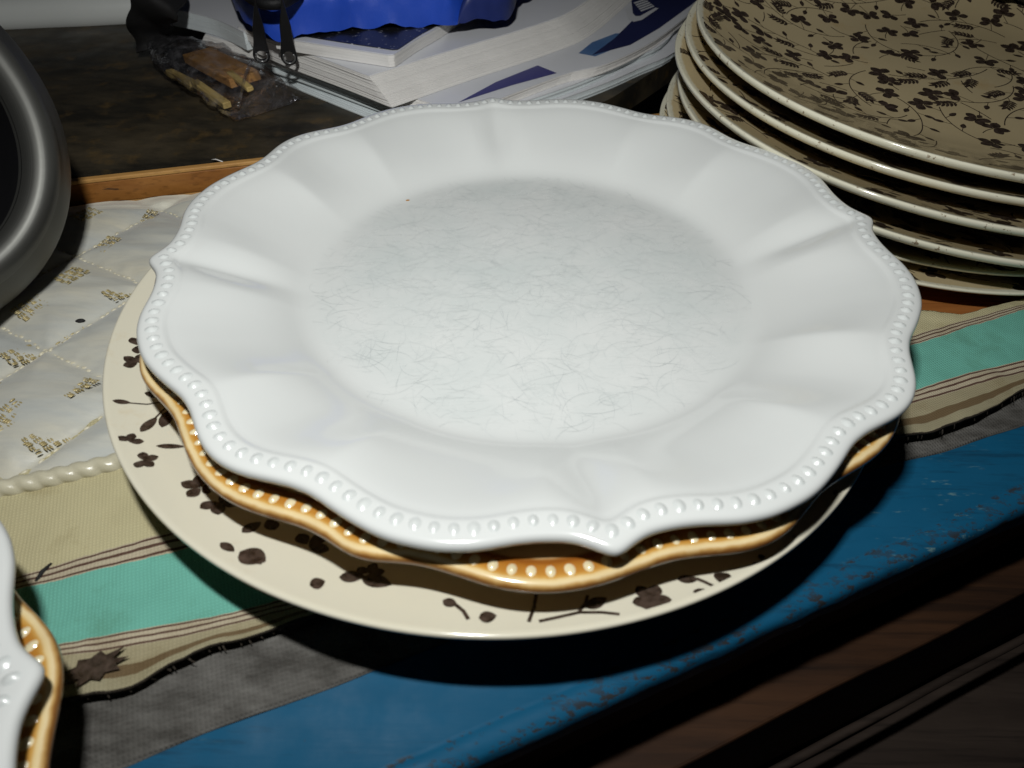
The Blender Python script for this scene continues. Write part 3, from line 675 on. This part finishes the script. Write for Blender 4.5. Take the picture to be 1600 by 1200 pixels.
# black thing lying on the top plate's far side
c = at(1625, -14, .080); V = []; F = []
bo = mesh('black_pouch', *(lambda r: (r[0], r[1]))(([(c.x+.026*math.cos(a)*math.cos(b), c.y+.020+.03*math.sin(a)*math.cos(b), c.z+.004+.012*math.sin(b)+.002*math.sin(5*a)) for b in np.linspace(-1.5, 1.5, 12) for a in np.linspace(0, 6.2832, 24, endpoint=False)], grid_faces(12, 24, True)+[tuple(range(24)), tuple(range(264, 288))])), BLACKF)
tag(fixn(bo), 'small black pouch lying on the topmost floral plate', 'pouch')

# ------------------------------------------------------------------ tipped steel pot
C0 = Vector((-.262, .010, .0790)); axis = Vector((.80, -.50, .33)).normalized()
pot = empty('steel_pot', C0); pot.rotation_euler = axis.to_track_quat('Z', 'Y').to_euler(); tag(pot, 'rounded grey steel pot with black inside tipped on the mat', 'pot')
def lathe(name, prof_, m, parent, nt=96):
    V = [(r*math.cos(2*math.pi*j/nt), r*math.sin(2*math.pi*j/nt), z) for r, z in prof_ for j in range(nt)]
    return fixn(mesh(name, V, grid_faces(len(prof_), nt, True), m, parent))
R0 = .078
outer = [(R0*math.cos(a)*1.0, R0*.80*math.sin(a)) for a in np.linspace(-1.45, .62, 30)]
lathe('pot_body', [(.0005, -R0*.80)]+outer, STEEL, pot)
a = outer[-1]
lathe('pot_lip', [(a[0], a[1]), (a[0]-.001, a[1]+.004), (a[0]-.004, a[1]+.0075), (a[0]-.008, a[1]+.008), (a[0]-.0115, a[1]+.006), (a[0]-.0130, a[1]+.002), (a[0]-.0135, a[1]-.003)], STEEL, pot)
lathe('pot_lining', [(a[0]-.0134, a[1]+.000), (a[0]-.012, a[1]-.012), (a[0]-.010, a[1]-.03), (a[0]-.012, a[1]-.06), (.03, -.052), (.0004, -.055)], POTBLACK, pot)

# ------------------------------------------------------------------ books and magazines on the dark table
def leaves(name, poly, z0, z1, nlay, m, parent, jit=.0006, lean=(0, 0)):
    """a block of pages: thin layers whose edges are slightly uneven"""
    V = []; F = []; n_ = len(poly); c_ = Vector((sum(q[0] for q in poly)/n_, sum(q[1] for q in poly)/n_))
    for k in range(nlay):
        a, b = z0+(z1-z0)*k/nlay, z0+(z1-z0)*(k+random.choice((.98, .96, .96, .88)))/nlay; s = 1-random.uniform(0, jit)*5; o = len(V)
        sx, sy = lean[0]*k/nlay+random.uniform(-jit, jit), lean[1]*k/nlay+random.uniform(-jit, jit)
        for z in (a, b):
            for x, y in poly: V.append((c_.x+(x-c_.x)*s+sx, c_.y+(y-c_.y)*s+sy, z))
        F += [tuple(o+i for i in range(n_))[::-1], tuple(o+n_+i for i in range(n_))]+[(o+i, o+(i+1) % n_, o+n_+(i+1) % n_, o+n_+i) for i in range(n_)]
    return mesh(name, V, F, m, parent, False)
def pxpoly(L, Z): return [tuple(at(x, y, Z)[:2]) for x, y in L]
def smoothpoly(P, k=5):
    out = []
    for i in range(len(P)-1):
        p0, p1, p2, p3 = (Vector(P[max(0, min(len(P)-1, i+d_))]) for d_ in (-1, 0, 1, 2))
        for t in np.linspace(0, 1, k, endpoint=False):
            out.append(tuple(.5*((2*p1)+(p2-p0)*t+(2*p0-5*p1+4*p2-p3)*t*t+(3*p1-p0-3*p2+p3)*t**3)))
    return out+[tuple(P[-1])]
def magazine(name, poly, z0, z1, nlay, pm, cm, label, cat='magazine', lean=(0, 0), jit=.0005):
    e = empty(name, (poly[0][0], poly[0][1], z0)); tag(e, label, cat)
    L = [(x-poly[0][0], y-poly[0][1]) for x, y in poly]
    leaves('pages', L, 0, z1-z0-.0004, nlay, pm, e, jit, lean)
    prism('cover', [(x+lean[0], y+lean[1]) for x, y in L], z1-z0-.00035, z1-z0, cm, e)
    return e
far = [(.10, .62), (-.16, .66)]
mC = smoothpoly([(-.246, .312), (-.222, .290), (-.199, .276), (-.163, .247), (-.097, .193), (-.052, .160)])+smoothpoly([(-.046, .157), (.033, .228), (.076, .274), (.117, .329), (.158, .464)])+[(.12, .60), (-.10, .62)]
magazine('magazine', mC, TZ, .0215, 6, PAPER2, COVER, 'pale blue-white magazine at the bottom of the pile on the dark table', lean=(.0035, .0040))
mD = smoothpoly([(-.244, .306), (-.215, .284), (-.158, .244), (-.095, .195), (-.050, .163)])+smoothpoly([(-.046, .161), (.028, .229), (.070, .279), (.106, .329), (.150, .464)])+[(.11, .60), (-.10, .62)]
magazine('magazine', mD, .0216, .0262, 5, PAPER2, COVER, 'thin white magazine just above the lowest one of the pile', lean=(.0035, .0040))
mB = smoothpoly([(-.238, .298), (-.208, .278), (-.154, .243), (-.062, .178), (-.044, .165)])+smoothpoly([(-.041, .164), (.019, .229), (.051, .253), (.093, .308), (.140, .396)])+[(.15, .44), (.05, .60), (-.10, .60)]
mag = magazine('magazine', mB, .0263, .0318, 6, PAPER, COVER, 'white magazine with navy cover print and white book emblem', lean=(.0035, .0040))
def decal(name, L, Z, m, parent, subdiv=1):
    P = pxpoly(L, Z); o = mesh(name, [(x, y, Z) for x, y in P], [tuple(range(len(P)))], m, parent, False)
    o.location = -parent.location; return o
zc = .0319
decal('navy_panel', [(925, 86), (960, 60), (990, 30), (985, -10), (1100, -10), (1081, 7), (1030, 44), (985, 70)], zc+.00010, NAVY, mag)
decal('blue_panel', [(904, 83), (925, 66), (962, 52), (1000, 52), (975, 70), (930, 88)], zc+.00004, SKYB, mag)
decal('violet_triangle', [(716, 160), (775, 128), (840, 102), (870, 114), (800, 133)], zc+.0001, VIOLET, mag)
# emblem: a U of white page strokes
decal('emblem_base', [(977, 15), (986, 11), (988, 20), (993, 25), (1000, 25), (1024, 12), (1029, 13), (1003, 31), (990, 34), (981, 29)], zc+.0002, LOGOW, mag)
for k in range(5):
    decal('emblem_page', [(990+k*2.6, 4+k*3.0), (1008+k*3.2, -2+k*2.6), (1010+k*3.2, -.4+k*2.6), (991.5+k*2.6, 6+k*3.0)], zc+.00025, LOGOW, mag)
tA = smoothpoly([(-.185, .262), (-.168, .246), (-.151, .231), (-.110, .198), (-.084, .176)])+smoothpoly([(-.080, .173), (-.038, .218), (.016, .273), (.048, .316), (.089, .411)])+[(.06, .47), (-.030, .500)]
ZA = .0455; lA = at(575, 118, ZA)-at(612, 168, .032)
bk = magazine('thick_book', tA, .0320, ZA, 26, PAPER, COVER, 'thick paperback book with bare page edges on the magazine pile', 'book', lean=(lA.x, lA.y), jit=.00032)
ZN = ZA+.0078; c0_ = at(615, 84, ZN)
nb = empty('notebook', (c0_.x, c0_.y, ZA+.0003)); tag(nb, 'notebook with black speckled cover and white edges under blue pouch', 'notebook')
nP = smoothpoly(pxpoly([(428, 56), (462, 62), (530, 73), (590, 82), (606, 84.5)], ZN))+smoothpoly(pxpoly([(614, 84), (620, 81), (650, 61), (687, 40), (740, 6)], ZN))
nP += [(nP[-1][0]+.01, nP[-1][1]+.06), (nP[0][0]+.03, nP[0][1]+.16)]
nL = [(x-c0_.x, y-c0_.y) for x, y in nP]
leaves('pages', nL, .0, .0066, 4, PAPER, nb, .0003); cx_ = sum(q[0] for q in nL)/len(nL); cy_ = sum(q[1] for q in nL)/len(nL)
prism('cover', [(cx_+(x-cx_)*1.0, cy_+(y-cy_)*1.0) for x, y in nL], .0067, .0073, COVER, nb)
prism('speckled_panel', [(cx_+(x-cx_)*.955+.002, cy_+(y-cy_)*.955+.006) for x, y in nL], .00735, .0077, SPECK, nb)

# blue pouch lying on the notebook
ZP = ZN+.0006
po = empty('blue_pouch', (-.10, .27, ZP)); tag(po, 'bright blue nylon pouch with black zip lying on the notebook', 'pouch')
fr = smoothpoly(pxpoly([(352, -30), (362, 0), (376, 30), (402, 50), (430, 61), (480, 58), (560, 47), (625, 44), (690, 41), (722, 37)], ZP), 8)
def sack(name, front, back, z0, h, m, parent, off, seed, rows_=34):
    """stuffed fabric between a front and a back line, bulging upwards"""
    nf = len(front); V = []
    for i in range(rows_):
        t = i/(rows_-1); ph = math.pi*t
        for j in range(nf):
            f_, b_ = Vector(front[j]), Vector(back[j]); e = min(1, 5.5*j/(nf-1), 5.5*(nf-1-j)/(nf-1))**.5
            s = .5-.5*math.cos(ph); q = f_*(1-s)+b_*s; z = z0+h*e*math.sin(ph)**.62
            ou = (f_-b_).normalized()*.008*e*math.sin(ph*1.0)**1*(1 if t < .5 else 0)
            w = .0060*noise.noise((q.x*42, q.y*38+z*30, seed))+.0034*noise.noise((q.x*120, q.y*60+z*90, seed+3))
            V.append((q.x+ou.x-off[0]+w*.3, q.y+ou.y-off[1]-w*.6, z-off[2]+w*e))
    for j in range(nf): V.append((front[j][0]*.6+back[j][0]*.4-off[0], front[j][1]*.6+back[j][1]*.4-off[1], z0-off[2]))
    F = grid_faces(rows_+1, nf)
    return fixn(mesh(name, V, F, m, parent))
bkl = [(-.15+.17*j/(len(fr)-1), .40+.02*j/(len(fr)-1)) for j in range(len(fr))]
sack('pouch_body', fr, bkl, ZP+.0006, .046, NYLON, po, po.location, 2)
fr2 = smoothpoly(pxpoly([(714, 38), (745, 35), (782, 32), (800, 24), (806, 0)], ZP), 6); bk2 = [(-.01+.04*j/(len(fr2)-1), .41) for j in range(len(fr2))]
sack('end_panel', fr2, bk2, ZP+.0004, .034, NYLON2, po, po.location, 5)
zt = [at(368, -26, .080), at(388, -6, .079), at(412, 5, .078), at(440, 4, .078), at(466, -10, .079)]
zz = [Vector(q)-po.location for q in smoothpoly([tuple(q) for q in zt], 6)]
tube('zip', zz, lambda t: .0034, BLACKZ, po, 10)
def ribbon_pull(x0, y0, z0, x1, y1, z1):
    a, b = at(x0, y0, z0), at(x1, y1, z1); d_ = (b-a); ln_ = d_.length; d_.normalize()
    vw = (CAM-a).normalized(); rt = d_.cross(vw).normalized(); nn = rt.cross(d_).normalized()
    e = empty('zip_pull', (0, 0, 0)); e.parent = po; e.location = a-po.location
    Mx = Matrix((rt, d_, nn)).transposed().to_4x4(); e.rotation_euler = Mx.to_euler()
    w = .0036; out = [(-w, -.004), (w, -.004), (w*.9, ln_*.3), (w*1.0, ln_*.6), (w*1.42, ln_*.86)]
    ol = out+[(w*1.42*math.cos(q), ln_*.86+w*1.7*math.sin(q)) for q in np.linspace(.3, math.pi-.3, 8)]+[(-x, y) for x, y in reversed(out[2:])]
    # tongue with an open eye: outer outline bridged to the eye outline
    cx, cy, er = 0, ln_*.86, w*.92; n_ = 40; V = []; F = []
    def ray(q):
        best = None; dx, dy = math.cos(q), math.sin(q)
        for i in range(len(ol)):
            (ax, ay), (bx, by2) = ol[i], ol[(i+1) % len(ol)]; ex, ey = bx-ax, by2-ay; den = dx*ey-dy*ex
            if abs(den) < 1e-12: continue
            t = ((ax-cx)*ey-(ay-cy)*ex)/den; u_ = ((ax-cx)*dy-(ay-cy)*dx)/den
            if t > 0 and -1e-6 <= u_ <= 1+1e-6 and (best is None or t < best): best = t
        return best or er*1.4
    for z in (-.0009, .0009):
        for k in range(n_): q = 2*math.pi*k/n_; t = ray(q); V.append((cx+t*math.cos(q), cy+t*math.sin(q), z))
        for k in range(n_): q = 2*math.pi*k/n_; V.append((cx+er*math.cos(q), cy+er*1.25*math.sin(q), z))
    for k in range(n_):
        j = (k+1) % n_
        F += [(k, j, n_+j, n_+k), (2*n_+k, 3*n_+k, 3*n_+j, 2*n_+j), (k, 2*n_+k, 2*n_+j, j), (n_+k, n_+j, 3*n_+j, 3*n_+k)]
    bevel(fixn(mesh('tongue', V, F, BLACKP, e, False)), .0004)
    ring = [Vector((cx+er*1.02*math.cos(q), cy+er*1.28*math.sin(q), .0011)) for q in np.linspace(-.6, math.pi+.6, 26)]
    tube('eyelet', ring, .0006, METALR, e, 6)
    return e
ribbon_pull(399, 4, .080, 410, 98, .040); ribbon_pull(441, 2, .080, 453, 101, .040)

# white box, booklet edge, strap, zip bag with sticks
wx = smoothpoly([tuple(at(-70, 52, TZ)[:2]), tuple(at(55, 46, TZ)[:2]), tuple(at(150, 42, TZ)[:2]), tuple(at(232, 37, TZ)[:2])])
V = []; pf_ = [(0.003, 0), (.0005, .003), (0, .008), (.001, .014), (.004, .019), (.010, .022), (.02, .0235), (.14, .024), (.14, 0)]
for x, y in wx:
    for v, z in pf_: V.append((x+v*tn.x+.0006*nz(x, z, 60), y+v*tn.y, TZ+z))
wb_ = mesh('white_folder', V, grid_faces(len(wx), len(pf_))+[tuple(range(len(pf_))), tuple((len(wx)-1)*len(pf_)+k for k in range(len(pf_)))], WHITEP); fixn(wb_)
tag(wb_, 'white rounded plastic folder lying behind the steel pot', 'folder')
bp = smoothpoly([tuple(at(258, 12, .044)[:2]), tuple(at(300, 20, .044)[:2]), tuple(at(340, 31, .044)[:2]), tuple(at(380, 50, .044)[:2])])
bpo = bp+[(bp[-1][0]+.06, bp[-1][1]+.07), (bp[0][0]+.03, bp[0][1]+.10)]
magazine('booklet', bpo, .0322, .0440, 3, PAPER2, COVER, 'small white booklet behind the zip pulls beside the black strap', 'booklet')
sp = [at(262, -30, .060), at(252, -8, .066), at(240, 12, .060), at(234, 34, .046), at(238, 56, .032), at(246, 74, .024)]
stp = [tuple(q) for q in sp]; st2 = smoothpoly(stp, 6)
V = []
for i, q in enumerate(st2):
    q = Vector(q); t = (Vector(st2[min(i+1, len(st2)-1)])-Vector(st2[max(i-1, 0)])).normalized(); vw = (CAM-q).normalized(); r_ = t.cross(vw).normalized(); w = .0135+.0015*math.sin(i*.7)
    for s in (-1, -.5, 0, .5, 1): V.append(q+r_*s*w+vw*(.004*(1-s*s)+.0012*math.sin(i*1.3+s*3)))
so = mesh('black_strap', V, grid_faces(len(st2), 5), BLACKF); so.modifiers.new('t', 'SOLIDIFY').thickness = .002
tag(fixn(so), 'black strap end hanging down above the clear plastic bag', 'strap')
# clear bag
h0, h1 = at(247, 78, TZ+.006), at(418, 160, TZ+.006); bd = (h1-h0); bl = bd.length; bd.normalize(); bn = Vector((-bd.y, bd.x, 0))
def bagp(u, v, z): q = h0+bd*u+bn*v; return Vector((q.x, q.y, TZ+z))
V = []; nu, nv = 46, 22
def bagz(t, s):
    w = (.012+.014*min(1, t*3.0)) ; return w
for i in range(nu):
    t = i/(nu-1); w = .0075+.0175*min(1, t*2.6)
    for j in range(nv):
        a = 2*math.pi*j/nv; hh = (.0075+.004*math.sin(math.pi*t))*(1-.85*max(0, (t-.72)/.28))
        cr_ = 1+.22*noise.noise((t*9, math.cos(a)*2.4, math.sin(a)*2.4))+.10*noise.noise((t*26, math.cos(a)*6, math.sin(a)*6))
        V.append(bagp(t*bl, w*math.cos(a)*cr_, max(.0006, hh+.0004+hh*math.sin(a)*cr_)))
bag = fixn(mesh('plastic_bag', V, grid_faces(nu, nv, True), PLASTIC)); tag(bag, 'clear crumpled plastic zip bag of wood pieces on the dark table', 'bag')
be = empty('bag_extra'); bpy.data.objects.remove(be)
tube('zip_strip', [bagp(bl*.60, .026, .012), bagp(bl*.78, .006, .014), bagp(bl*1.0, -.020, .009)], .0011, PLASTIC, bag, 8)
V = []
for i in range(12):
    t = i/11
    for j in range(4): s = j/3; V.append(bagp(bl*(.99+.03*s+.01*math.sin(t*4)), -.022+.052*t, .001+.020*s*math.sin(math.pi*min(1, t*.9+.1))))
mesh('bag_flap', V, grid_faces(12, 4), PLASTIC, bag)
bi = 0
for nm, u0, v0, u1, v1, z, w, hgt, m, lb in (('wood_block', .26, .012, .74, .008, .0085, .022, .006, BROWNBLK, 'flat tan wood block inside the clear plastic bag'),
      ('wood_stick', .34, -.0165, .56, -.0160, .0060, .0052, .004, STICK, 'short pale stick at the tied end of the plastic bag'),
      ('wood_stick', .56, -.0150, .88, -.0185, .0055, .0055, .004, STICK, 'long pale stick along the side of the plastic bag'),
      ('wood_stick', .66, .004, .90, -.002, .0112, .0045, .003, STICK, 'thin pale stick lying on top of the wood block in the bag')):
    a, b = bagp(u0*bl, v0, z), bagp(u1*bl, v1, z); c = (a+b)/2
    o = box(nm, (0, 0, 0), ((b-a).length, w, hgt), m, None, 0, .0006); o.location = c; o.rotation_euler = (random.uniform(-.1, .1), random.uniform(-.04, .04), math.atan2(b.y-a.y, b.x-a.x)); tag(o, lb, 'wood')
c = at(338, 251, TZ+.0005); tag(tube('white_fibre', [c+Vector((-.003, .001, 0)), c+Vector((0, 0, .0008)), c+Vector((.004, -.0012, 0))], .0003, PAPER, None, 5), 'tiny white fibre on the edge of the dark tabletop', 'fibre')
c = at(637, 313, ZW-.0195); V = []; F = []; blob(V, F, (0, 0, 0), .0011, .0008, .0004, .3); cr = mesh('brown_speck', V, F, BROWNBLK); 
zs_ = ZW-.019
for _ in range(6): c = at(637, 313, zs_); zs_ = ZW+float(np.interp(math.hypot(c.x, c.y), pr_, pz_))
cr.location = (c.x, c.y, zs_-.0001)
tag(cr, 'tiny brown speck in the scratched white plate', 'speck')
